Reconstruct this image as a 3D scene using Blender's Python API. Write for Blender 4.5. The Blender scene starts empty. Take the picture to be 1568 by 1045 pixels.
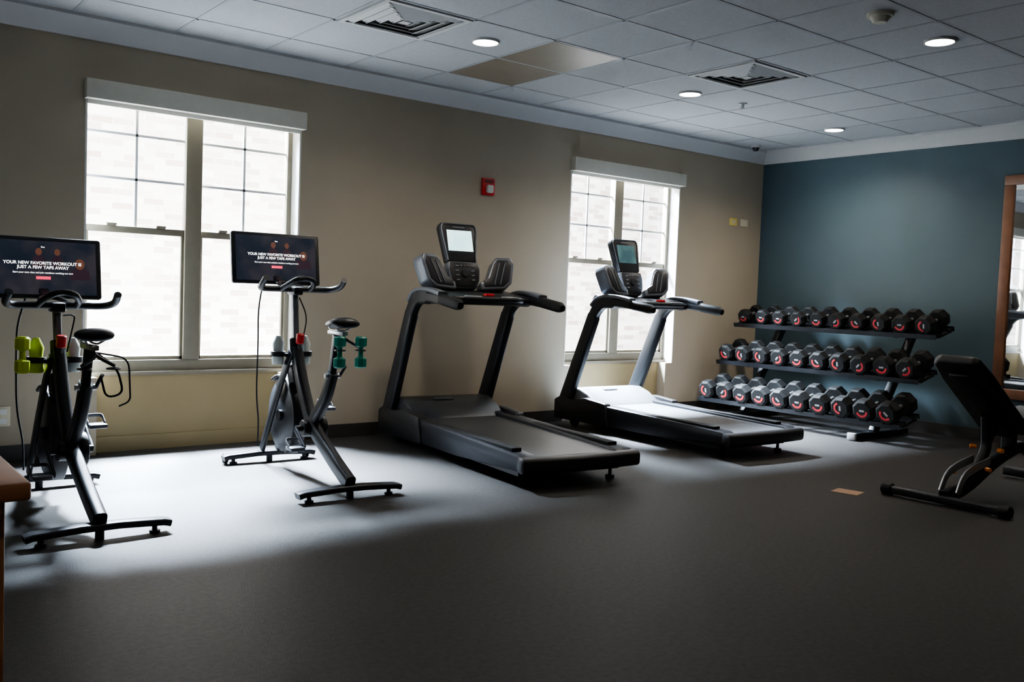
import bpy, bmesh, math, random
from mathutils import Vector, Matrix, Euler
random.seed(4)
V=Vector
# ------------------------------------------------------------------ materials
MATS={}
def mat(name,col,rough=0.5,metal=0.0,noise=0.0,nscale=20,bump=0.0,bscale=200,emit=None,estr=0,spec=0.5,coat=0):
    if name in MATS: return MATS[name]
    m=bpy.data.materials.new(name); m.use_nodes=True
    nt=m.node_tree; b=nt.nodes["Principled BSDF"]
    b.inputs["Base Color"].default_value=(*col,1); b.inputs["Roughness"].default_value=rough
    b.inputs["Metallic"].default_value=metal; b.inputs["Specular IOR Level"].default_value=spec
    b.inputs["Coat Weight"].default_value=coat
    if noise>0 or bump>0:
        tc=nt.nodes.new("ShaderNodeTexCoord")
    if noise>0:
        n=nt.nodes.new("ShaderNodeTexNoise"); n.inputs["Scale"].default_value=nscale; n.inputs["Detail"].default_value=6
        nt.links.new(tc.outputs["Object"],n.inputs["Vector"])
        r=nt.nodes.new("ShaderNodeValToRGB")
        r.color_ramp.elements[0].position=0.3; r.color_ramp.elements[1].position=0.7
        r.color_ramp.elements[0].color=(*[c*(1-noise) for c in col],1)
        r.color_ramp.elements[1].color=(*[min(1,c*(1+noise)) for c in col],1)
        nt.links.new(n.outputs["Fac"],r.inputs["Fac"]); nt.links.new(r.outputs["Color"],b.inputs["Base Color"])
    if bump>0:
        n=nt.nodes.new("ShaderNodeTexNoise"); n.inputs["Scale"].default_value=bscale; n.inputs["Detail"].default_value=4
        nt.links.new(tc.outputs["Object"],n.inputs["Vector"])
        bp=nt.nodes.new("ShaderNodeBump"); bp.inputs["Strength"].default_value=bump; bp.inputs["Distance"].default_value=0.004
        nt.links.new(n.outputs["Fac"],bp.inputs["Height"]); nt.links.new(bp.outputs["Normal"],b.inputs["Normal"])
    if emit:
        b.inputs["Emission Color"].default_value=(*emit,1); b.inputs["Emission Strength"].default_value=estr
    MATS[name]=m; return m
M_wall=mat("beige_wall_paint",(0.42,0.36,0.275),0.75,noise=0.03,nscale=3,bump=0.15,bscale=300)
M_panel=mat("mustard_wall_paint",(0.33,0.255,0.135),0.6,noise=0.05,nscale=4)
M_teal=mat("teal_wall_paint",(0.052,0.086,0.102),0.5,noise=0.04,nscale=3,bump=0.15,bscale=300)
M_ceil=mat("acoustic_tile",(0.55,0.56,0.58),0.95,noise=0.06,nscale=60,bump=0.3,bscale=250)
M_grid=mat("ceiling_grid_metal",(0.46,0.47,0.49),0.6,noise=0.02,nscale=10)
M_brown=mat("brown_access_tile",(0.22,0.175,0.13),0.4,noise=0.06,nscale=8)
M_crown=mat("crown_white_paint",(0.68,0.68,0.68),0.6,noise=0.02,nscale=8)
M_floor=mat("grey_vinyl_floor",(0.036,0.033,0.0315),0.55,noise=0.25,nscale=45,bump=0.3,bscale=160,spec=0.18)
M_base=mat("dark_baseboard",(0.04,0.036,0.033),0.5,noise=0.05)
M_white=mat("white_jamb_paint",(0.80,0.79,0.75),0.55,noise=0.02)
M_val=mat("valance_cream",(0.72,0.69,0.60),0.6,noise=0.03)
M_frame=mat("olive_window_frame",(0.22,0.19,0.14),0.45,noise=0.04)
M_munt=mat("white_muntin",(0.75,0.76,0.77),0.5,noise=0.02)
M_blk=mat("black_plastic",(0.012,0.012,0.014),0.42,noise=0.1,nscale=30)
M_blk2=mat("satin_black_metal",(0.012,0.013,0.016),0.38,0.0,noise=0.1,nscale=12,spec=0.4)
M_gun=mat("gunmetal_paint",(0.025,0.027,0.033),0.38,0.4,noise=0.05,nscale=12)
M_sil=mat("silver_metal",(0.5,0.52,0.54),0.3,0.8,noise=0.03,nscale=15)
M_silp=mat("silver_plastic",(0.13,0.14,0.16),0.35,0.2,noise=0.03,nscale=15)
M_belt=mat("treadmill_belt_rubber",(0.045,0.046,0.05),0.33,noise=0.15,nscale=90,bump=0.2,bscale=400)
M_belt2=mat("belt_painted_glare",(0.13,0.135,0.14),0.3,noise=0.12,nscale=90,bump=0.2,bscale=400)  # lighter copy: window light on second belt and hood put into the colour
M_rub=mat("black_rubber",(0.013,0.013,0.013),0.6,noise=0.1,spec=0.2)
M_red=mat("red_plastic",(0.55,0.02,0.02),0.4,noise=0.03)
M_redm=mat("dumbbell_red_print",(0.50,0.02,0.03),0.5,noise=0.05)
M_wprint=mat("white_print",(0.36,0.36,0.37),0.5,noise=0.05)
M_or=mat("orange_knob",(0.75,0.22,0.02),0.4,noise=0.03)
M_green=mat("teal_green_vinyl",(0.02,0.34,0.25),0.4,noise=0.04)
M_lime=mat("lime_vinyl",(0.70,0.90,0.02),0.4,noise=0.04)
M_clear=mat("frosted_bottle",(0.62,0.68,0.64),0.35,noise=0.04)
M_wood=mat("brown_wood",(0.36,0.17,0.085),0.4,noise=0.25,nscale=6)
M_frwood=mat("mirror_frame_wood",(0.18,0.08,0.04),0.4,noise=0.2,nscale=6)
M_yel=mat("yellowed_plate",(0.75,0.62,0.18),0.5,noise=0.03)
M_plate=mat("ivory_plate",(0.72,0.66,0.50),0.5,noise=0.03)
M_mirror=mat("mirror_glass",(0.85,0.87,0.88),0.02,1.0)
M_lamp=mat("downlight_lens",(1,1,1),0.5,emit=(1,0.96,0.90),estr=22)
M_ground=mat("exterior_pavement",(0.25,0.25,0.24),0.9,noise=0.1,nscale=3)
M_tape=mat("tan_floor_sticker",(0.32,0.18,0.10),0.5,noise=0.15,nscale=60)
M_vent=mat("vent_dark",(0.13,0.13,0.13),0.7,noise=0.1)
def screen_mat(name,c1,c2,s):
    m=bpy.data.materials.new(name); m.use_nodes=True; nt=m.node_tree; b=nt.nodes["Principled BSDF"]
    b.inputs["Base Color"].default_value=(0.01,0.01,0.012,1); b.inputs["Roughness"].default_value=0.15
    tc=nt.nodes.new("ShaderNodeTexCoord"); n=nt.nodes.new("ShaderNodeTexNoise"); n.inputs["Scale"].default_value=6; n.inputs["Detail"].default_value=3
    r=nt.nodes.new("ShaderNodeValToRGB"); r.color_ramp.elements[0].position=.42; r.color_ramp.elements[1].position=.66
    r.color_ramp.elements[0].color=(*c1,1); r.color_ramp.elements[1].color=(*c2,1)
    nt.links.new(tc.outputs["Object"],n.inputs["Vector"]); nt.links.new(n.outputs["Fac"],r.inputs["Fac"])
    nt.links.new(r.outputs["Color"],b.inputs["Emission Color"]); b.inputs["Emission Strength"].default_value=s
    return m
M_scr=screen_mat("bike_display",(0.014,0.02,0.032),(0.045,0.04,0.05),1.0)
M_skin=mat("display_figure_skin",(0.02,0.01,0.01),0.3,emit=(0.14,0.06,0.04),estr=1)
M_shirt=mat("display_figure_shirt",(0.02,0.01,0.01),0.3,emit=(0.035,0.02,0.03),estr=1)
M_lcd1=screen_mat("lit_treadmill_display",(0.55,0.9,0.9),(0.75,1,0.98),2.0)
M_lcd2=screen_mat("dim_treadmill_display",(0.06,0.13,0.14),(0.13,0.24,0.24),0.9)
M_txt=mat("display_text",(1,1,1),0.5,emit=(1,1,1),estr=2.2)
M_btn=mat("display_button",(0.8,0.05,0.1),0.5,emit=(0.9,0.05,0.12),estr=1.6)
# glass
M_glass=bpy.data.materials.new("window_glass"); M_glass.use_nodes=True
nt=M_glass.node_tree; nt.nodes.clear()
o_=nt.nodes.new("ShaderNodeOutputMaterial"); mx=nt.nodes.new("ShaderNodeMixShader"); tr=nt.nodes.new("ShaderNodeBsdfTransparent"); gl=nt.nodes.new("ShaderNodeBsdfGlossy")
gl.inputs["Roughness"].default_value=0.02; mx.inputs[0].default_value=0.05
nt.links.new(tr.outputs[0],mx.inputs[1]); nt.links.new(gl.outputs[0],mx.inputs[2]); nt.links.new(mx.outputs[0],o_.inputs[0])
# exterior brick
M_brick=bpy.data.materials.new("pale_brick"); M_brick.use_nodes=True
nt=M_brick.node_tree; b=nt.nodes["Principled BSDF"]; b.inputs["Roughness"].default_value=0.9
tc=nt.nodes.new("ShaderNodeTexCoord"); mp=nt.nodes.new("ShaderNodeMapping"); mp.inputs["Rotation"].default_value=(math.pi/2,0,0)
br=nt.nodes.new("ShaderNodeTexBrick"); br.inputs["Scale"].default_value=1.0
br.inputs["Brick Width"].default_value=0.22; br.inputs["Row Height"].default_value=0.075; br.inputs["Mortar Size"].default_value=0.006
br.inputs["Color1"].default_value=(0.92,0.86,0.82,1); br.inputs["Color2"].default_value=(0.24,0.15,0.12,1); br.inputs["Mortar"].default_value=(0.80,0.77,0.74,1)
br.inputs["Bias"].default_value=-0.25
nt.links.new(tc.outputs["Object"],mp.inputs["Vector"]); nt.links.new(mp.outputs[0],br.inputs["Vector"]); nt.links.new(br.outputs["Color"],b.inputs["Base Color"])

# ------------------------------------------------------------------ geometry helpers
def link(o,parent=None):
    bpy.context.scene.collection.objects.link(o)
    if parent: o.parent=parent
    return o
def empty(name,loc=(0,0,0),rz=0):
    e=bpy.data.objects.new(name,None); e.empty_display_size=0.1; link(e); e.location=loc; e.rotation_euler=(0,0,rz); return e
def finish(bm,name,parent,m,smooth=True,ang=35):
    bmesh.ops.recalc_face_normals(bm,faces=bm.faces)
    me=bpy.data.meshes.new(name); bm.to_mesh(me); bm.free()
    if isinstance(m,(list,tuple)):
        for q in m: me.materials.append(q)
    else: me.materials.append(m)
    if smooth:
        for p in me.polygons: p.use_smooth=True
        me.set_sharp_from_angle(angle=math.radians(ang))
    o=bpy.data.objects.new(name,me); link(o,parent); return o
def addbox(bm,lo,hi,bevel=0,seg=2,mi=0,M=None):
    r=bmesh.ops.create_cube(bm,size=1); vs=r["verts"]
    lo=V(lo);hi=V(hi)
    for v in vs: v.co=V(((lo[i]+hi[i])/2+v.co[i]*(hi[i]-lo[i])) for i in range(3))
    fs=set(f for v in vs for f in v.link_faces)
    if bevel>0:
        es=list(set(e for v in vs for e in v.link_edges))
        rr=bmesh.ops.bevel(bm,geom=es,offset=bevel,segments=seg,affect='EDGES',profile=0.5)
        allf=set(rr["faces"])
        vs=list(set(v for f in allf for v in f.verts)); fs=set(f for v in vs for f in v.link_faces)
    for f in fs: f.material_index=mi
    vs=list(set(v for f in fs for v in f.verts))
    if M is not None: bmesh.ops.transform(bm,matrix=M,verts=vs)
    return vs
def box(name,parent,c,s,m,rot=(0,0,0),bevel=0.0,seg=2):
    bm=bmesh.new(); s=V(s)
    Mx=Matrix.Translation(V(c))@Euler(rot).to_matrix().to_4x4()
    addbox(bm,-s/2,s/2,bevel,seg,M=Mx)
    return finish(bm,name,parent,m)
def boxes(name,parent,lst,m,bevel=0):
    bm=bmesh.new()
    for t in lst: addbox(bm,t[0],t[1],bevel,mi=(t[2] if len(t)>2 else 0))
    return finish(bm,name,parent,m)
def prism(name,parent,prof,x0,x1,m,axis='X',bevel=0,seg=2,M=None):
    bm=bmesh.new()
    def mk(p,a):
        return {'X':(a,p[0],p[1]),'Y':(p[0],a,p[1]),'Z':(p[0],p[1],a)}[axis]
    A=[bm.verts.new(mk(p,x0)) for p in prof]; B=[bm.verts.new(mk(p,x1)) for p in prof]
    n=len(prof); bm.faces.new(A); bm.faces.new(B[::-1])
    for i in range(n): bm.faces.new((A[i],B[i],B[(i+1)%n],A[(i+1)%n]))
    bmesh.ops.recalc_face_normals(bm,faces=bm.faces)
    if bevel: 
        es=[e for e in bm.edges if e.calc_face_angle(0)>math.radians(30)]
        bmesh.ops.bevel(bm,geom=es,offset=bevel,segments=seg,affect='EDGES',profile=0.5)
    if M is not None: bmesh.ops.transform(bm,matrix=M,verts=bm.verts)
    return finish(bm,name,parent,m)
def fillet(pts,r,n=5):
    pts=[V(p) for p in pts]; out=[pts[0]]
    for i in range(1,len(pts)-1):
        a,b,c=pts[i-1],pts[i],pts[i+1]
        d1=(a-b); d2=(c-b); rr=min(r,d1.length*0.48,d2.length*0.48)
        p=b+d1.normalized()*rr; q=b+d2.normalized()*rr
        for k in range(n+1):
            t=k/n; out.append((1-t)**2*p+2*t*(1-t)*b+t*t*q)
    out.append(pts[-1]); return out
def circ(r,n=14,ry=None):
    ry=ry or r
    return [(r*math.cos(2*math.pi*i/n),ry*math.sin(2*math.pi*i/n)) for i in range(n)]
def rrect(w,h,r,n=3):
    out=[]
    for cx,cy,a0 in ((w/2-r,h/2-r,0),(-w/2+r,h/2-r,90),(-w/2+r,-h/2+r,180),(w/2-r,-h/2+r,270)):
        for k in range(n+1):
            a=math.radians(a0+90*k/n); out.append((cx+r*math.cos(a),cy+r*math.sin(a)))
    return out
def addsweep(bm,pts,sec,ref=None,scales=None,closed=False,mi=0):
    pts=[V(p) for p in pts]; n=len(pts); rings=[]; side=None
    for i in range(n):
        if closed: t=(pts[(i+1)%n]-pts[i-1]).normalized()
        else: t=(pts[min(i+1,n-1)]-pts[max(i-1,0)]).normalized()
        base=V(ref) if ref is not None else (side if side is not None else (V((1,0,0)) if abs(t.x)<0.9 else V((0,1,0))))
        s=base-t*base.dot(t); s.normalize(); side=s; u=t.cross(s)
        sc=scales[i] if scales else (1,1)
        if not isinstance(sc,(tuple,list)): sc=(sc,sc)
        rings.append([bm.verts.new(pts[i]+s*a*sc[0]+u*b*sc[1]) for a,b in sec])
    m=len(sec); fs=[]
    rng=range(n) if closed else range(n-1)
    for i in rng:
        A=rings[i];B=rings[(i+1)%n]
        for j in range(m): fs.append(bm.faces.new((A[j],A[(j+1)%m],B[(j+1)%m],B[j])))
    if not closed: fs.append(bm.faces.new(rings[0][::-1])); fs.append(bm.faces.new(rings[-1]))
    for f in fs: f.material_index=mi
def sweep(name,parent,pts,sec,m,ref=None,scales=None,closed=False,ang=40):
    bm=bmesh.new(); addsweep(bm,pts,sec,ref,scales,closed)
    return finish(bm,name,parent,m,ang=ang)
def tube(name,parent,pts,r,m,fr=0.05,n=12):
    return sweep(name,parent,fillet(pts,fr) if len(pts)>2 else pts,circ(r,n),m)
def cyl(name,parent,p1,p2,r,m,n=24,r2=None,bev=0.0):
    p1=V(p1);p2=V(p2); d=(p2-p1)
    if bev: 
        e=d.normalized()*bev; pts=[p1,p1+e,p2-e,p2]; sc=[1-bev/r,1,(r2 or r)/r,(r2 or r)/r-bev/r]
    else: pts=[p1,p2]; sc=[1,(r2 or r)/r]
    return sweep(name,parent,pts,circ(r,n),m,scales=sc)
def text(name,parent,body,size,loc,rot,m,ext=0.0004,bold=0):
    cu=bpy.data.curves.new(name,'FONT'); cu.body=body; cu.size=size; cu.align_x='CENTER'; cu.align_y='CENTER'; cu.extrude=ext; cu.offset=bold; cu.space_line=1.0
    o=bpy.data.objects.new(name,cu); link(o); bpy.context.view_layer.update()
    me=bpy.data.meshes.new_from_object(o.evaluated_get(bpy.context.evaluated_depsgraph_get()))
    bpy.data.objects.remove(o); me.materials.clear(); me.materials.append(m)
    q=bpy.data.objects.new(name,me); link(q,parent); q.location=loc; q.rotation_euler=rot; return q

# ------------------------------------------------------------------ room
A=6.24; B=8.28; H=2.74; XL=-1.7; YB=-2.2
W=[(1.47,2.92),(5.52,6.97)]
boxes("floor",None,[((XL-.2,YB-.2,-0.1),(B+.2,A+.2,0))],M_floor)
boxes("ceiling",None,[((XL-.2,YB-.2,H),(B+.2,A+.3,H+.15))],M_ceil)
wl=[((XL,A,0),(1.47,A+.2,H)),((2.92,A,0),(5.52,A+.2,H)),((6.97,A,0),(B+.2,A+.2,H))]
for a,b_ in W:
    wl+= [((a,A,2.37),(b_,A+.2,H)),((a,A,0),(a+.09,A+.2,.5)),((b_-.10,A,0),(b_,A+.2,.5)),((a+.09,A+.10,0),(b_-.10,A+.2,.5),1)]
boxes("wall_north",None,wl,[M_wall,M_panel])
boxes("wall_east",None,[((B,YB-.2,0),(B+.2,A,H))],M_teal)
boxes("wall_west",None,[((XL-.2,YB-.2,0),(XL,A+.2,H))],M_wall)
boxes("wall_south",None,[((XL,YB-.2,0),(B,YB,H))],M_wall)
bb=[]
for a,b_ in ((XL,1.47),(2.92,5.52),(6.97,B-.015)): bb.append(((a,A-.015,0),(b_,A,.10)))
boxes("baseboard_north",None,bb,M_base)
boxes("trim_4",None,[((a+.09,A+.085,0),(b_-.10,A+.10,.10)) for a,b_ in W],M_panel)
boxes("baseboard_east",None,[((B-.015,YB,0),(B,A,.10))],M_base)
cp=[(0,0),(0,-.125),(-.02,-.125),(-.035,-.10),(-.075,-.05),(-.10,-.03),(-.115,-.02),(-.115,0)]
prism("trim_1",None,[(A+p[0],H+p[1]) for p in cp],XL,B,M_crown)
prism("trim_2",None,[(B+p[0],H+p[1]) for p in cp],YB,A-.0,M_crown,axis='Y')
gl_=[]
x=1.98-.61*6
while x<B-.12:
    if x>XL: gl_.append(((x-.011,YB,H-.003),(x+.011,A-.115,H+.001)))
    x+=.61
y=5.73
while y>YB:
    gl_.append(((XL,y-.011,H-.003),(B-.115,y+.011,H+.001))); y-=.61
boxes("ceiling_grid",None,gl_,M_grid)
boxes("trim_3",None,[((3.825,4.525,H-.003),(4.405,5.105,H+.002)),((3.825,5.135,H-.003),(4.405,5.715,H+.002))],M_brown)
def vent(x0,y0):
    e=empty("air_vent",(x0+.305,y0+.305,H))
    L=[((-.29,-.29,-.012),(.29,-.26,0)),((-.29,.26,-.012),(.29,.29,0)),((-.29,-.26,-.012),(-.26,.26,0)),((.26,-.26,-.012),(.29,.26,0))]
    boxes("frame",e,L,M_crown)
    boxes("duct",e,[((-.26,-.26,-.003),(.26,.26,0))],M_vent)
    bm=bmesh.new()
    for k,r in enumerate((.235,.175,.115,.06)):
        for q in range(4):
            Mx=Matrix.Rotation(q*math.pi/2,4,'Z')@Matrix.Translation((0,r,-.012))@Matrix.Rotation(math.radians(22),4,'X')
            addbox(bm,(-r,-.018,-.0015),(r,.018,.0015),M=Mx)
    addbox(bm,(-.03,-.03,-.02),(.03,.03,-.016))
    finish(bm,"louvers",e,M_crown,smooth=False)
vent(2.59,4.51); vent(5.03,3.90)
def downlight(x,y,p,lit=True):
    e=empty("recessed_downlight",(x,y,H))
    bm=bmesh.new()
    addsweep(bm,[(.085*math.cos(a*math.pi/16),.085*math.sin(a*math.pi/16),-.005) for a in range(32)],rrect(.02,.01,.003),closed=True,ref=(0,0,1))
    finish(bm,"trim_ring",e,M_crown)
    cyl("lens",e,(0,0,-.001),(0,0,-.006),.076,M_lamp,n=32)
    L=bpy.data.lights.new("lamp",'SPOT'); L.energy=p; L.spot_size=math.radians(150); L.spot_blend=.9; L.shadow_soft_size=.07; L.color=(1,.90,.76)
    lo=bpy.data.objects.new("lamp",L); link(lo,e); lo.location=(0,0,-.03)
for x,y,p in ((3.51,4.84,60),(5.51,4.88,70),(7.50,4.90,100),(5.40,2.85,45),(7.4,2.85,45),(3.4,2.85,22),(5.4,.85,15),(1.2,1.2,30)):  # last two are unseen fill, added to lift the ambient and the desk
    downlight(x,y,p)
e=empty("smoke_detector",(4.69,2.82,H)); cyl("base",e,(0,0,0),(0,0,-.02),.07,M_val); cyl("dome",e,(0,0,-.02),(0,0,-.05),.055,M_val,r2=.035)
e=empty("fire_sprinkler",(6.08,4.82,H)); cyl("escutcheon",e,(0,0,0),(0,0,-.008),.035,M_crown); cyl("head",e,(0,0,-.008),(0,0,-.04),.012,M_sil); cyl("deflector",e,(0,0,-.04),(0,0,-.043),.02,M_sil)
e=empty("ceiling_sensor",(7.80,5.99,H)); cyl("base",e,(0,0,0),(0,0,-.025),.05,M_crown); cyl("dome",e,(0,0,-.025),(0,0,-.06),.04,M_blk,r2=.02)

# ------------------------------------------------------------------ windows
for k,(a,b_) in enumerate(W):
    e=empty("window_%d"%(k+1),(a,A,0)); w=b_-a; c=w/2
    y0,y1=.12,.18
    fr=[((0,y0,.5),(w,y1+.01,.60)),((0,y0,2.33),(w,y1,2.37)),((0,y0,.6),(.04,y1,2.33)),((w-.045,y0,.6),(w,y1,2.33)),((c-.055,y0-.01,.6),(c+.055,y1,2.33)),
        ((-.0,y0-.03,.5),(w,y0,.525))]
    for s0,s1 in ((.04,c-.055),(c+.055,w-.045)):
        fr.append(((s0,y0+.01,1.44),(s1,y1-.01,1.485)))
        fr.append(((s0,y0+.015,.60),(s1,y1-.01,.625)))
        fr.append(((s0,y0+.015,.6),(s0+.018,y1-.015,1.44))); fr.append(((s1-.018,y0+.015,.6),(s1,y1-.015,1.44)))
    boxes("frame",e,fr,M_frame,bevel=.003)
    mu=[]; gp=[]
    for s0,s1 in ((.04,c-.055),(c+.055,w-.045)):
        m_=(s0+s1)/2
        mu.append(((m_-.008,.150,1.485),(m_+.008,.158,2.33)))
        for z in (1.795,2.085): mu.append(((s0,.150,z-.008),(s1,.158,z+.008)))
        gp.append(((s0,.162,.62),(s1,.165,2.33)))
    boxes("muntins",e,mu,M_munt)
    boxes("panes",e,gp,M_glass)
    lk=[]
    for s0,s1 in ((.04,c-.055),(c+.055,w-.045)):
        for q in (.25,.75): lk.append(((s0+(s1-s0)*q-.03,y0-.005,1.485),(s0+(s1-s0)*q+.03,y0+.02,1.50)))
    boxes("sash_locks",e,lk,M_frame)
    boxes("jambs",e,[((w-.012,-.002,.5),(w,.12,2.37)),((0,-.002,.5),(.012,.12,2.37))],M_white)
    boxes("valance",e,[((-.01,-.07,2.25),(w+.01,.03,2.37))],M_val,bevel=.004)
    boxes("shade_roll",e,[((.012,-.01,2.225),(w-.012,.01,2.25))],M_white)

# exterior
boxes("exterior_brick_wall",None,[((-8,10.5,-.3),(24,10.8,7))],M_brick)
boxes("exterior_ground",None,[((-8,A+.2,-.4),(24,10.8,-.3))],M_ground)

# ------------------------------------------------------------------ wall items
e=empty("fire_alarm",(4.595,A,2.015))
box("backplate",e,(0,-.012,0),(.125,.024,.14),M_red,bevel=.006)
box("strobe",e,(0,-.04,-.02),(.06,.035,.065),M_clear,bevel=.01)
boxes("sounder_slots",e,[((-.045,-.028,.03+.008*i),(.045,-.0235,.033+.008*i)) for i in range(4)],M_blk)
e=empty("wall_plate",(7.81,A,1.97)); box("plate",e,(0,-.004,0),(.115,.008,.075),M_yel,bevel=.002); box("insert",e,(0,-.009,0),(.06,.006,.03),M_plate)
e=empty("wall_plate",(7.99,A,1.97)); box("plate",e,(0,-.004,0),(.115,.008,.075),M_plate,bevel=.002); box("insert",e,(0,-.009,0),(.06,.006,.03),M_val)
e=empty("power_outlet",(1.03,A,.28)); box("plate",e,(0,-.004,0),(.075,.008,.12),M_plate,bevel=.002); boxes("sockets",e,[((-.018,-.011,.012),(.018,-.008,.045)),((-.018,-.011,-.045),(.018,-.008,-.012))],M_white)
e=empty("wall_mirror",(B,2.9,1.35)); w2=.80; h2=.96; fw=.085
boxes("frame",e,[((-.035,-w2,h2-fw),(0,w2,h2)),((-.035,-w2,-h2),(0,w2,-h2+fw)),((-.035,-w2,-h2+fw),(0,-w2+fw,h2-fw)),((-.035,w2-fw,-h2+fw),(0,w2,h2-fw))],M_frwood,bevel=.006)
boxes("glass",e,[((-.012,-w2+fw,-h2+fw),(-.006,w2-fw,h2-fw))],M_mirror)
box("floor_sticker",None,(5.12,3.11,.0015),(.13,.16,.003),M_tape,rot=(0,0,.2))
e=empty("wooden_desk",(-.23,2.35,0))
box("top",e,(0,0,.732),(1.2,.82,.036),M_wood,bevel=.006)
boxes("legs",e,[((.50,-.38,0),(.56,-.32,.714)),((.50,.32,0),(.56,.38,.714)),((-.56,-.38,0),(-.50,-.32,.714)),((-.56,.32,0),(-.50,.38,.714))],M_wood,bevel=.004)
boxes("apron",e,[((-.5,-.37,.63),(.5,-.35,.714)),((-.5,.35,.63),(.5,.37,.714)),((.54,-.32,.63),(.555,.32,.714)),((-.555,-.32,.63),(-.54,.32,.714))],M_wood)

# ------------------------------------------------------------------ exercise bike
def bike(loc,rz,sdz,bdz,botmat,weights):
    e=empty("exercise_bike",loc,rz)
    for nm,y in (("rear_stabilizer",-.59),("front_stabilizer",.59)):
        bm=bmesh.new()
        addsweep(bm,[(-.30,y,.040),(-.27,y,.048),(-.08,y,.058),(.08,y,.058),(.27,y,.048),(.30,y,.040)],rrect(.032,.070,.01),ref=(0,0,1))
        for sx in (-.235,.235):
            addsweep(bm,[(sx,y,0),(sx,y,.012),(sx,y,.013),(sx,y,.05)],circ(.024,14),scales=[1,1,.5,.5])
        addsweep(bm,[(0,y,.0),(0,y,.04)],circ(.02,12))
        finish(bm,nm,e,M_gun)
    bm=bmesh.new()
    for sx in (-.27,.27): addsweep(bm,[(sx-.012,.64,.03),(sx+.012,.64,.03)],circ(.03,16))
    finish(bm,"transport_wheels",e,M_rub)
    sweep("main_beam",e,fillet([(0,-.59,.080),(0,-.40,.16),(0,-.06,.33),(0,.10,.56),(0,.20,.76)],.12,6),rrect(.06,.085,.02),M_blk2,ref=(1,0,0))
    bm=bmesh.new()
    for s in (-1,1):
        addsweep(bm,fillet([(s*.03,.20,.74),(s*.045,.27,.60),(s*.05,.42,.36),(s*.05,.59,.08)],.1,5),rrect(.02,.06,.008),ref=(1,0,0))
    finish(bm,"fork",e,M_blk2)
    boxes("fork_decal",e,[((.046,.255,.55),(.0565,.275,.62))],M_red)
    bm=bmesh.new()
    addsweep(bm,[(-.018,.36,.33),(-.012,.36,.33),(.012,.36,.33),(.018,.36,.33)],circ(.225,48),scales=[.96,1,1,.96])
    addsweep(bm,[(-.04,.36,.33),(.04,.36,.33)],circ(.035,20))
    finish(bm,"flywheel",e,M_blk2)
    bm=bmesh.new()
    addsweep(bm,[(.02,.36+.16*math.cos(a*math.pi/24),.33+.16*math.sin(a*math.pi/24)) for a in range(48)],rrect(.006,.008,.002),closed=True,ref=(1,0,0))
    finish(bm,"flywheel_ring",e,M_silp)
    arc=[(.36+.245*math.cos(math.radians(a)),.33+.245*math.sin(math.radians(a))) for a in range(60,241,12)]
    sweep("flywheel_guard",e,[(0,p[0],p[1]) for p in arc],rrect(.085,.02,.008),M_blk,ref=(1,0,0))
    box("resistance_unit",e,(0,.20,.60),(.075,.09,.11),M_blk,rot=(math.radians(-20),0,0),bevel=.015)
    cyl("bottom_bracket",e,(-.06,-.06,.31),(.06,-.06,.31),.05,M_blk,bev=.006)
    prof=[(-.06+.085*math.cos(math.radians(a)),.31+.085*math.sin(math.radians(a))) for a in range(80,281,20)]+[(.36+.06*math.cos(math.radians(a)),.33+.06*math.sin(math.radians(a))) for a in range(-80,81,20)]
    prism("belt_cover",e,prof,.035,.07,M_blk,bevel=.008)
    sweep("seat_tube",e,fillet([(0,-.03,.30),(0,-.25,.50),(0,-.33,.66)],.1,5),rrect(.055,.07,.018),M_blk2,ref=(1,0,0))
    sweep("seat_post",e,[(0,-.315,.62),(0,-.37,.86+sdz)],rrect(.036,.048,.01),M_gun,ref=(1,0,0))
    box("seat_slider",e,(0,-.38,.875+sdz),(.035,.20,.025),M_sil,bevel=.006)
    cyl("seat_clamp",e,(-.045,-.325,.64),(.045,-.325,.64),.014,M_sil); cyl("clamp_lever",e,(.045,-.325,.64),(.06,-.37,.70),.009,M_blk)
    zs=.92+sdz
    sweep("saddle",e,[(.0,-.52,zs+.005),(0,-.51,zs+.01),(0,-.47,zs+.015),(0,-.41,zs+.01),(0,-.35,zs+.005),(0,-.29,zs),(0,-.26,zs-.005),(0,-.25,zs-.01)],circ(.078,20,.030),M_blk,ref=(1,0,0),
          scales=[(.5,.4),(.9,.8),(1.08,1),(.95,1),(.55,.9),(.33,.75),(.28,.6),(.1,.2)],ang=80)
    bm=bmesh.new()
    for s in (-1,1): addsweep(bm,fillet([(s*.05,-.49,zs),(s*.022,-.43,zs-.03),(s*.022,-.33,zs-.03),(s*.01,-.28,zs-.01)],.02,3),circ(.005,8))
    finish(bm,"saddle_rails",e,M_sil)
    bm=bmesh.new(); addsweep(bm,[(-.10,-.06,.31),(.10,-.06,.31)],circ(.018,14))
    for s in (-1,1):
        ax=s*.10; d=V((0,.14*s,.09*s)); c0=V((ax,-.06,.31))
        addsweep(bm,[c0,c0+d],rrect(.014,.03,.005),ref=(1,0,0))
    finish(bm,"cranks",e,M_gun)
    for s,nm in ((-1,"pedal_left"),(1,"pedal_right")):
        p=V((s*.155,-.06+.14*s,.31+.09*s)); box(nm,e,p,(.085,.09,.022),M_silp,bevel=.006); cyl(nm+"_axle",e,(s*.10,p.y,p.z),(s*.19,p.y,p.z),.008,M_gun,n=10)
        sweep(nm+"_cage",e,fillet([p+V((-.04,.0,.01)),p+V((-.04,.06,.045)),p+V((.04,.06,.045)),p+V((.04,.0,.01))],.02,3),rrect(.003,.02,.001),M_blk)
    cyl("head_tube",e,(0,.185,.68),(0,.215,.82),.036,M_blk2,bev=.006)
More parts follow.
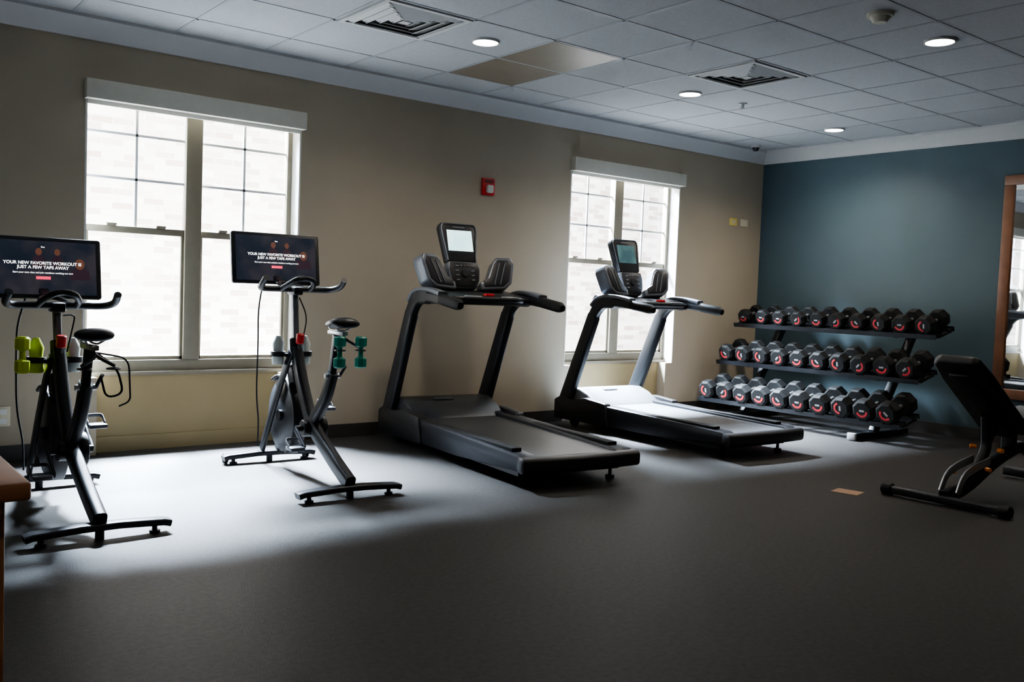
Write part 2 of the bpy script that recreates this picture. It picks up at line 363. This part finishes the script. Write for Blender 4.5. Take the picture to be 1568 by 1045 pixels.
    sweep("handlebar_post",e,[(0,.21,.80),(0,.245,1.10+bdz)],rrect(.035,.05,.012),M_silp,ref=(1,0,0))
    box("stem_clamp",e,(0,.235,1.105+bdz),(.06,.12,.05),M_blk,bevel=.012)
    cyl("resistance_knob",e,(0,.145,.79),(0,.135,.85),.024,M_red,bev=.005); cyl("knob_stem",e,(0,.17,.74),(0,.145,.79),.012,M_blk)
    zb=1.115+bdz
    L=[(-.245,.07,zb+.065),(-.25,.13,zb+.02),(-.225,.225,zb-.0),(-.12,.24,zb-.0),(.12,.24,zb-.0),(.225,.225,zb-.0),(.25,.13,zb+.02),(.245,.07,zb+.065)]
    sweep("handlebar",e,fillet(L,.07,5),circ(.0185,14),M_blk)
    I=[(-.09,.23,zb+.0),(-.085,.15,zb+.025),(-.05,.09,zb+.06),(0,.105,zb+.07),(.05,.09,zb+.06),(.085,.15,zb+.025),(.09,.23,zb)]
    sweep("inner_grip",e,fillet(I,.05,5),circ(.016,12),M_blk)
    I=[(-.07,.23,zb),(-.05,.38,zb+.03),(0,.43,zb+.04),(.05,.38,zb+.03),(.07,.23,zb)]
    sweep("screen_bracket",e,fillet(I,.05,4),circ(.013,10),M_blk)
    zc=1.30+bdz; tilt=math.radians(-9)
    S=empty("screen",(0,.56,zc)); S.parent=e; S.rotation_euler=(tilt,0,0)
    prism("housing",S,rrect(.575,.325,.014,4),-.012,.014,M_blk,axis='Y',bevel=.003)
    prism("back_hump",S,rrect(.22,.18,.03,4),.014,.045,M_blk,axis='Y',bevel=.008)
    boxes("display",S,[((-.262,-.0135,-.142),(.262,-.012,.142))],M_scr)
    for i,(fx,fs) in enumerate(((-.02,1.0),(.07,.9),(.18,1.5))):
        dz=-.06*(fs>1.2)
        prism("figure_head_%d"%i,S,[(fx+.016*fs*math.cos(a*.524),.085+dz+.02*fs*math.sin(a*.524)) for a in range(12)],-.0142,-.0136,M_skin,axis='Y')
        prism("figure_body_%d"%i,S,[(fx-.035*fs,-.0+dz),(fx+.035*fs,-.0+dz),(fx+.03*fs,.05+dz),(fx+.01,.066+dz),(fx-.01,.066+dz),(fx-.03*fs,.05+dz)],-.0141,-.0136,M_shirt,axis='Y')
    text("headline",S,"YOUR NEW FAVORITE WORKOUT IS\nJUST A FEW TAPS AWAY",.0225,(0,-.0150,.012),(math.pi/2,0,0),M_txt,bold=.0003)
    text("subline",S,"Start your next class and join members working out now",.0125,(0,-.0150,-.027),(math.pi/2,0,0),M_txt)
    boxes("button",S,[((-.035,-.0150,-.062),(.035,-.0135,-.046))],M_btn)
    text("logo",S,"live",.013,(0,-.0150,.110),(math.pi/2,0,0),M_txt)
    sweep("screen_arm",e,fillet([(0,.42,zb+.04),(0,.52,zb+.05),(0,.60,zc-.06),(0,.605,zc)],.05,4),rrect(.05,.025,.008),M_blk,ref=(1,0,0))
    for s in (-1,1):
        cx=s*.085; cy=.27; 
        sweep("bottle_cage_%d"%(1 if s<0 else 2),e,[(cx+.042*math.cos(a*math.pi/12),cy+.042*math.sin(a*math.pi/12),.72) for a in range(24)],rrect(.006,.03,.002),M_blk,closed=True)
        box("cage_arm_%d"%(1 if s<0 else 2),e,(s*.035,.23,.715),(.05,.03,.02),M_blk)
        mm=botmat if s<0 else M_clear
        sweep("bottle_%d"%(1 if s<0 else 2),e,[(cx,cy,.655),(cx,cy,.665),(cx,cy,.72),(cx,cy,.74),(cx,cy,.78),(cx,cy,.80),(cx,cy,.83)],circ(.036,18),mm,scales=[.85,1,1,.85,1,.8,.4],ang=60)
    if botmat is M_lime:
        sweep("hand_weight",e,[(-.16,.2,.66),(-.16,.2,.67),(-.16,.2,.72),(-.16,.2,.73),(-.16,.2,.77),(-.16,.2,.78),(-.16,.2,.83),(-.16,.2,.84)],circ(.035,8),M_lime,scales=[.7,1,1,.4,.4,1,1,.7])
    bm=bmesh.new()
    addsweep(bm,fillet([(0,-.42,.87+sdz),(0,-.50,.84+sdz),(-.07,-.53,.80+sdz)],.03,3),circ(.008,8))
    addsweep(bm,fillet([(0,-.42,.87+sdz),(0,-.50,.84+sdz),(.07,-.53,.80+sdz)],.03,3),circ(.008,8))
    for s in (-1,1): addsweep(bm,[(s*.06+.028*math.cos(a*math.pi/8),-.545+.028*math.sin(a*math.pi/8),.79+sdz) for a in range(16)],circ(.004,6),closed=True)
    finish(bm,"weight_holder",e,M_blk)
    if weights:
        for s in (-1,1):
            x=s*.062; z=.78+sdz
            sweep("hand_weight_%d"%(1 if s<0 else 2),e,[(x,-.545,z-.085),(x,-.545,z-.078),(x,-.545,z-.035),(x,-.545,z-.025),(x,-.545,z+.025),(x,-.545,z+.035),(x,-.545,z+.078),(x,-.545,z+.085)],circ(.034,8),M_green,scales=[.75,1,1,.42,.42,1,1,.75])
    tube("power_cable",e,[(-.06,.58,zc-.1),(-.13,.50,1.0+bdz),(-.14,.46,.75),(-.13,.5,.45),(-.08,.58,.25),(-.07,.62,.10)],.005,M_rub,.1,8)
    tube("sensor_cable",e,[(.03,.24,zb-.05),(.09,.25,.95),(.05,.24,.76)],.004,M_rub,.06,8)
    if not weights:
        tube("hanging_strap",e,[(.02,-.42,.85+sdz),(.10,-.46,.74),(.13,-.45,.62),(.06,-.43,.60),(.04,-.42,.70)],.005,M_rub,.05,8)
        tube("hanging_strap_2",e,[(.02,-.40,.85+sdz),(.16,-.42,.78),(.17,-.42,.58),(.12,-.42,.56)],.004,M_rub,.05,8)
    return e
bike((1.07,4.81,0),math.radians(0.5),-.045,-.12,M_lime,False)
bike((2.42,4.99,0),math.radians(-2.5),.01,0,M_clear,True)

# ------------------------------------------------------------------ treadmill
def treadmill(loc,rz,lcd,sc_=1.0,belt=None):
    belt=belt or M_belt
    e=empty("treadmill",loc,rz); e.scale=(sc_,sc_,1)
    w=.43
    for s,nm in ((-1,"side_rail_left"),(1,"side_rail_right")):
        prof=[(-1.0,.105),(-1.0,.175),(-.95,.198),(.5,.232),(.62,.25),(.62,.06),(-.2,.065)]
        prism(nm,e,prof,s*.30,s*w,M_gun,bevel=.012)
    boxes("deck_underframe",e,[((-.38,-.9,.06),(.38,.6,.12))],M_blk)
    prof=[(-.985,.15),(-.97,.185),(.62,.212),(.62,.12),(-.95,.12)]
    prism("running_belt",e,prof,-.30,.30,belt)
    boxes("step_strips",e,[((-.40,-.85,.200),(-.33,.45,.222)),((.33,-.85,.200),(.40,.45,.222))],M_rub,bevel=.003)
    oc=[]
    for x in (-.44,-.43,-.38,-.2,0,.2,.38,.43,.44): oc.append((x,-1.0-.03*(1-(x/.44)**2),.145))
    sweep("rear_end_cap",e,oc,rrect(.095,.09,.03,4),M_blk,ref=(0,0,1),scales=[(.7,.7)]+[(1,1)]*7+[(.7,.7)])
    bm=bmesh.new()
    for s in (-1,1):
        addsweep(bm,[(s*.33,-.88,0),(s*.33,-.88,.02),(s*.33,-.88,.021),(s*.33,-.88,.10)],circ(.03,14),scales=[1,1,.4,.4])
        addsweep(bm,[(s*.36-.02,.85,.045),(s*.36+.02,.85,.045)],circ(.045,18))
    finish(bm,"feet",e,M_rub)
    hood=[(.50,.205),(.56,.245),(.66,.30),(.78,.335),(.90,.33),(1.0,.27),(1.04,.18),(1.03,.05),(.52,.05)]
    prism("motor_hood",e,hood,-.385,.385,belt,bevel=.02,seg=3)
    box("hood_badge",e,(-.05,.73,.326),(.16,.035,.006),M_silp,rot=(math.radians(17),0,0),bevel=.002)
    for s,nm in ((-1,"upright_left"),(1,"upright_right")):
        pr=[(.30,.06),(.35,.25),(.62,.27),(.80,.24),(.96,.26),(1.05,.22),(1.05,.05)]
        prism(nm+"_foot",e,pr,s*.375,s*.45,M_blk,bevel=.015)
        pts=fillet([(s*.41,.97,.12),(s*.41,.56,1.02),(s*.41,.46,1.095),(s*.41,.22,1.09),(s*.41,-.14,1.05)],.10,6)
        n=len(pts); sc=[]
        for p in pts:
            z=p.z; y=p.y
            if y>.58: sc.append((1,1.0+.30*(1-(z-.1)/.95)))
            elif y>.3: sc.append((1,.85))
            else: sc.append((1.0,.56))
        sc[-1]=(.8,.4)
        sweep(nm,e,pts,rrect(.068,.120,.022,4),M_blk2,ref=(1,0,0),scales=sc)
        pts=fillet([(s*.41,.60,1.06),(s*.41,.53,1.125),(s*.41,.40,1.148),(s*.41,.25,1.140),(s*.41,.10,1.118)],.05,4)
        sweep(nm+"_cap",e,pts,rrect(.074,.03,.01),M_silp,ref=(1,0,0))
        sweep(nm+"_grip",e,[(s*.41,.10,1.08),(s*.41,-.12,1.053),(s*.41,-.16,1.045)],rrect(.075,.074,.028,4),M_rub,ref=(1,0,0),scales=[1,1,.6])
    prism("dashboard",e,[(.22,1.05),(.21,1.095),(.34,1.125),(.62,1.155),(.66,1.11),(.55,1.04)],-.38,.38,M_blk,bevel=.012)
    sweep("front_grab_bar",e,fillet([(-.36,.30,1.08),(-.25,.15,1.09),(.25,.15,1.09),(.36,.30,1.08)],.08,5),circ(.021,12),M_blk)
    boxes("heart_rate_sensors",e,[((-.22,.127,1.093),(-.08,.155,1.113)),((.08,.127,1.093),(.22,.155,1.113))],M_sil,bevel=.006)
    box("stop_button",e,(0,.18,1.118),(.07,.05,.025),M_red,bevel=.008)
    for s,nm in ((-1,"cup_tray_left"),(1,"cup_tray_right")):
        Mx=Matrix.Translation((0,.52,1.135))@Matrix.Rotation(math.radians(-20),4,'X')@Matrix.Rotation(math.radians(-12*s),4,'Z')
        out=[(.11,.0),(.30,.0),(.365,.045),(.405,.20),(.385,.25),(.27,.255),(.235,.22),(.175,.09),(.11,.06)]
        P=[(s*a,b_) for a,b_ in out]
        prism(nm,e,P,-.03,.09,M_silp,axis='Y',bevel=.014,seg=3,M=Mx)
        cxm=sum(a for a,_ in P)/len(P); czm=sum(b_ for _,b_ in P)/len(P)
        P2=[(cxm+(a-cxm)*.80,czm+(b_-czm)*.80) for a,b_ in P]
        prism(nm+"_pocket",e,P2,-.036,-.02,M_blk,axis='Y',bevel=.004,M=Mx)
        bm=bmesh.new()
        for q in range(2):
            a0=V((s*(.22+.045*q),-.038,.035)); a1=V((s*(.285+.045*q),-.038,.205))
            addsweep(bm,[a0,a1],rrect(.008,.006,.002))
        bmesh.ops.transform(bm,matrix=Mx,verts=bm.verts)
        finish(bm,nm+"_ribs",e,M_silp)
    sweep("console_neck",e,[(0,.62,1.12),(0,.66,1.30),(0,.68,1.45)],rrect(.16,.05,.02),M_blk,ref=(1,0,0))
    C=empty("console",(0,.60,1.27)); C.parent=e; C.rotation_euler=(math.radians(-17),0,0)
    kp=[(-.09,-.13),(.09,-.13),(.125,-.07),(.140,.02),(.13,.08),(-.13,.08),(-.14,.02),(-.125,-.07)]
    prism("keypad_body",C,kp,-.05,.03,M_silp,axis='Y',bevel=.018,seg=3)
    kp2=[(p[0]*.88,p[1]*.88) for p in kp]
    prism("keypad_face",C,kp2,-.055,-.045,M_blk,axis='Y',bevel=.003)
    cyl("center_dial",C,(0,-.066,-.015),(0,-.05,-.015),.03,M_gun,bev=.004)
    bm=bmesh.new()
    for i in range(4):
        for s in (-1,1): addbox(bm,(s*.065-.015,-.059,.04-.035*i-.006),(s*.065+.015,-.053,.04-.035*i+.006),.002)
    for i in range(3): addbox(bm,(-.03+.03*i-.008,-.059,.037),(-.03+.03*i+.008,-.053,.048),.002)
    finish(bm,"buttons",C,M_silp)
    hs=[(-.125,.075),(.125,.075),(.160,.35),(.145,.385),(-.145,.385),(-.160,.35)]
    prism("display_housing",C,hs,-.03,.04,M_blk,axis='Y',bevel=.016,seg=3)
    sweep("display_rim",C,fillet([(-.118,-.032,.09),(-.150,-.032,.345),(-.134,-.032,.375),(.134,-.032,.375),(.150,-.032,.345),(.118,-.032,.09)],.02,3),circ(.005,8),M_silp)
    boxes("display",C,[((-.105,-.0335,.165),(.105,-.028,.325))],lcd)
    boxes("maker_strip",C,[((-.05,-.0335,.343),(.05,-.029,.355))],M_silp)
    return e
treadmill((3.87,5.04,0),math.radians(-6.5),M_lcd1,.985)
treadmill((5.74,5.13,0),math.radians(-2.5),M_lcd2,.96,M_belt2)

# ------------------------------------------------------------------ dumbbell rack
R0=empty("dumbbell_rack",(0,0,0))
tiers=[(7.82,.945),(7.57,.57),(7.32,.205)]
til=math.radians(14)
yA,yB=3.92,6.05
def tierM(x,z): return Matrix.Translation((x,0,z))@Matrix.Rotation(-til,4,'Y')
for k,(tx,tz) in enumerate(tiers):
    bm=bmesh.new()
    for xo in (-.11,.11):
        addbox(bm,(xo-.045,yA,-.006),(xo+.045,yB,.0),M=tierM(tx,tz))
        addbox(bm,(xo-.045-.004,yA,-.03),(xo-.045,yB,.012),M=tierM(tx,tz))
        addbox(bm,(xo+.045,yA,-.03),(xo+.049,yB,.012),M=tierM(tx,tz))
    for yy in (yA,4.35,5.0,5.65,yB-.03):
        addbox(bm,(-.11,yy,-.03),(.11,yy+.03,-.008),M=tierM(tx,tz))
    finish(bm,"tray_%d"%(k+1),R0,M_blk2,smooth=False)
for k,yy in enumerate((4.30,5.68)):
    bm=bmesh.new()
    addsweep(bm,[(7.95,yy,.035),(7.10,yy,.035)],rrect(.07,.05,.01),ref=(0,1,0))
    addsweep(bm,[(7.42,yy,.05),(8.03,yy,.97)],rrect(.06,.08,.01),ref=(0,1,0))
    for tx,tz in tiers: addsweep(bm,[(tx-.12,yy,tz-.06),(tx+.19,yy,tz+.01)],rrect(.04,.03,.005),ref=(0,1,0))
    finish(bm,"upright_%d"%(k+1),R0,M_blk2)
    box("foot_cap_%d"%(k+1),R0,(7.09,yy,.035),(.03,.075,.06),M_wprint,bevel=.006)
bm=bmesh.new()
def dumbbell(r,L,Mx):
    b2=bmesh.new(); hl=r*1.05
    addsweep(b2,[(-L/2+.02,0,0),(L/2-.02,0,0)],circ(.016,10),mi=2)
    for s in (-1,1):
        x1=s*L/2; x0=s*(L/2-hl)
        pts=[V((x0,0,0)),V((x0+s*.010,0,0)),V((x1-s*.016,0,0)),V((x1,0,0))]
        sec=circ(r,8); sec=[(a*math.cos(.3927)-b_*math.sin(.3927),a*math.sin(.3927)+b_*math.cos(.3927)) for a,b_ in sec]
        addsweep(b2,pts,sec,ref=(0,1,0),scales=[.85,1,1,.78],mi=0)
        n=20; 
        addsweep(b2,[V((x1+s*.001,r*.45*math.cos(2*math.pi*i/n),r*.45*math.sin(2*math.pi*i/n))) for i in range(10,n)],rrect(.003,r*.19,.001),ref=(1,0,0),mi=1)
        addbox(b2,(x1-.001,-r*.22,-r*.04),(x1+.002,r*.22,r*.12),mi=3)
    bmesh.ops.transform(b2,matrix=Mx,verts=b2.verts)
    me=bpy.data.meshes.new("t"); b2.to_mesh(me); b2.free(); bm.from_mesh(me); bpy.data.meshes.remove(me)
for k,(tx,tz) in enumerate(tiers):
    n=10
    for i in range(n):
        y=yB-.11-(yB-yA-.22)*i/(n-1)
        f=i/(n-1)
        r=[.076+.012*f,.086+.010*f,.094+.007*f][k]
        L=[.27+.05*f,.31+.03*f,.34+.02*f][k]
        Mx=tierM(tx,tz)@Matrix.Translation((random.uniform(-.008,.008),y,r*.925+.001))@Matrix.Rotation(math.radians(random.choice((0,45,90,0,-45))),4,'X')
        dumbbell(r,L,Mx)
finish(bm,"dumbbells",None,[M_rub,M_redm,M_sil,M_wprint],ang=25)

# ------------------------------------------------------------------ bench
e=empty("weight_bench",(5.29,2.60,0),0)
sweep("rear_stabilizer",e,[(0,-.36,.036),(0,.36,.036)],rrect(.048,.05,.012),M_blk2,ref=(0,0,1))
for s in (-1,1):
    cyl("stabilizer_cap_%d"%(s+1),e,(0,s*.31,.037),(0,s*.38,.037),.037,M_rub,bev=.008)
sweep("front_stabilizer",e,[(1.35,-.25,.045),(1.35,.25,.045)],rrect(.06,.06,.015),M_blk2,ref=(0,0,1))
sweep("main_beam",e,fillet([(0,0,.05),(.25,0,.08),(.62,0,.22),(1.0,0,.30),(1.35,0,.08)],.15,6),rrect(.06,.075,.015),M_blk2,ref=(0,1,0))
for s in (-1,1):
    sweep("silver_link_%d"%(s+1),e,fillet([(.06,s*.05,.07),(.12,s*.05,.17),(.24,s*.05,.205),(.44,s*.05,.235)],.07,6),rrect(.012,.05,.004),M_sil,ref=(0,1,0))
sweep("pivot_post",e,[(.80,0,.26),(.80,0,.42)],rrect(.08,.06,.01),M_blk2,ref=(0,1,0))
sweep("back_strut",e,fillet([(.36,0,.16),(.50,0,.30),(.47,0,.50)],.06,5),rrect(.05,.06,.012),M_blk2,ref=(0,1,0))
sweep("adjust_arc",e,fillet([(.28,0,.13),(.42,0,.22),(.56,0,.38),(.62,0,.46)],.1,5),rrect(.02,.05,.004),M_gun,ref=(0,1,0))
for p in ((.33,-.08,.20),(.50,-.07,.30),(.52,.07,.30),(.30,.08,.16)):
    cyl("orange_knob_%d"%int(p[0]*100),e,p,V(p)+V((-.02,math.copysign(.035,p[1]),.0)),.014,M_or,n=14,bev=.003)
P0=V((.05,0,.895)); P1=V((.76,0,.44)); Lp=(P1-P0).length
ang=math.atan2(-(P1-P0).z,(P1-P0).x)
Mx=Matrix.Translation(P0)@Matrix.Rotation(ang,4,'Y')
prism("back_pad",e,[(0,-.10),(.03,-.135),(.2,-.15),(Lp,-.15),(Lp,.15),(.2,.15),(.03,.135),(0,.10)],-.075,-.01,M_blk,axis='Z',bevel=.02,seg=3,M=Mx)
prism("back_pad_plate",e,[(.10,-.06),(Lp,-.06),(Lp,.06),(.10,.06)],-.10,-.075,M_blk2,axis='Z',bevel=.006,M=Mx)
Ms=Matrix.Translation((.80,0,.44))@Matrix.Rotation(math.radians(-8),4,'Y')
prism("seat_pad",e,[(0,-.15),(.25,-.15),(.38,-.11),(.38,.11),(.25,.15),(0,.15)],-.03,.035,M_blk,axis='Z',bevel=.02,seg=3,M=Ms)

# ------------------------------------------------------------------ lights
def area(name,loc,target,size,power,col):
    L=bpy.data.lights.new(name,'AREA'); L.shape='RECTANGLE'; L.size=size[0]; L.size_y=size[1]; L.energy=power; L.color=col
    L.spread=math.radians(110)
    o=bpy.data.objects.new(name,L); link(o); o.location=loc
    o.rotation_euler=(V(target)-V(loc)).to_track_quat('-Z','Y').to_euler(); return o
area("sky_glow",(2.5,9.0,5.5),(1.9,5.0,.2),(1.9,1.6),14000,(.70,.84,1))
area("sky_glow",(6.3,9.0,5.5),(5.9,5.0,.2),(1.9,1.6),15500,(.70,.84,1))
S=bpy.data.lights.new("sun",'SUN'); S.energy=9; S.angle=.02; S.color=(1,.97,.95)
so=bpy.data.objects.new("sun",S); link(so); so.location=(3,-5,12); so.rotation_euler=V((.15,1,-.9)).to_track_quat('-Z','Y').to_euler()
wd=bpy.data.worlds.new("world"); bpy.context.scene.world=wd; wd.use_nodes=True
wd.node_tree.nodes["Background"].inputs[0].default_value=(.75,.85,1,1); wd.node_tree.nodes["Background"].inputs[1].default_value=2.0
try: bpy.context.scene.view_settings.look='AgX - Medium High Contrast'
except Exception as ex: print(ex)

# ------------------------------------------------------------------ camera
c=(784,522); f=1413
Xa=V((2580-c[0],-(515-c[1]),-f)).normalized()
Ya=V((-329-c[0],-(404-c[1]),-f)); Ya=(Ya-Xa*Ya.dot(Xa)).normalized()
Za=Xa.cross(Ya)
R=Matrix((Xa,Ya,Za))
cd=bpy.data.cameras.new("camera"); co=bpy.data.objects.new("camera",cd); link(co)
cd.sensor_width=36; cd.lens=36*f/1568; cd.clip_start=.05; cd.clip_end=100
co.matrix_world=Matrix.Translation((0,0,1.15))@R.to_4x4()
bpy.context.scene.camera=co
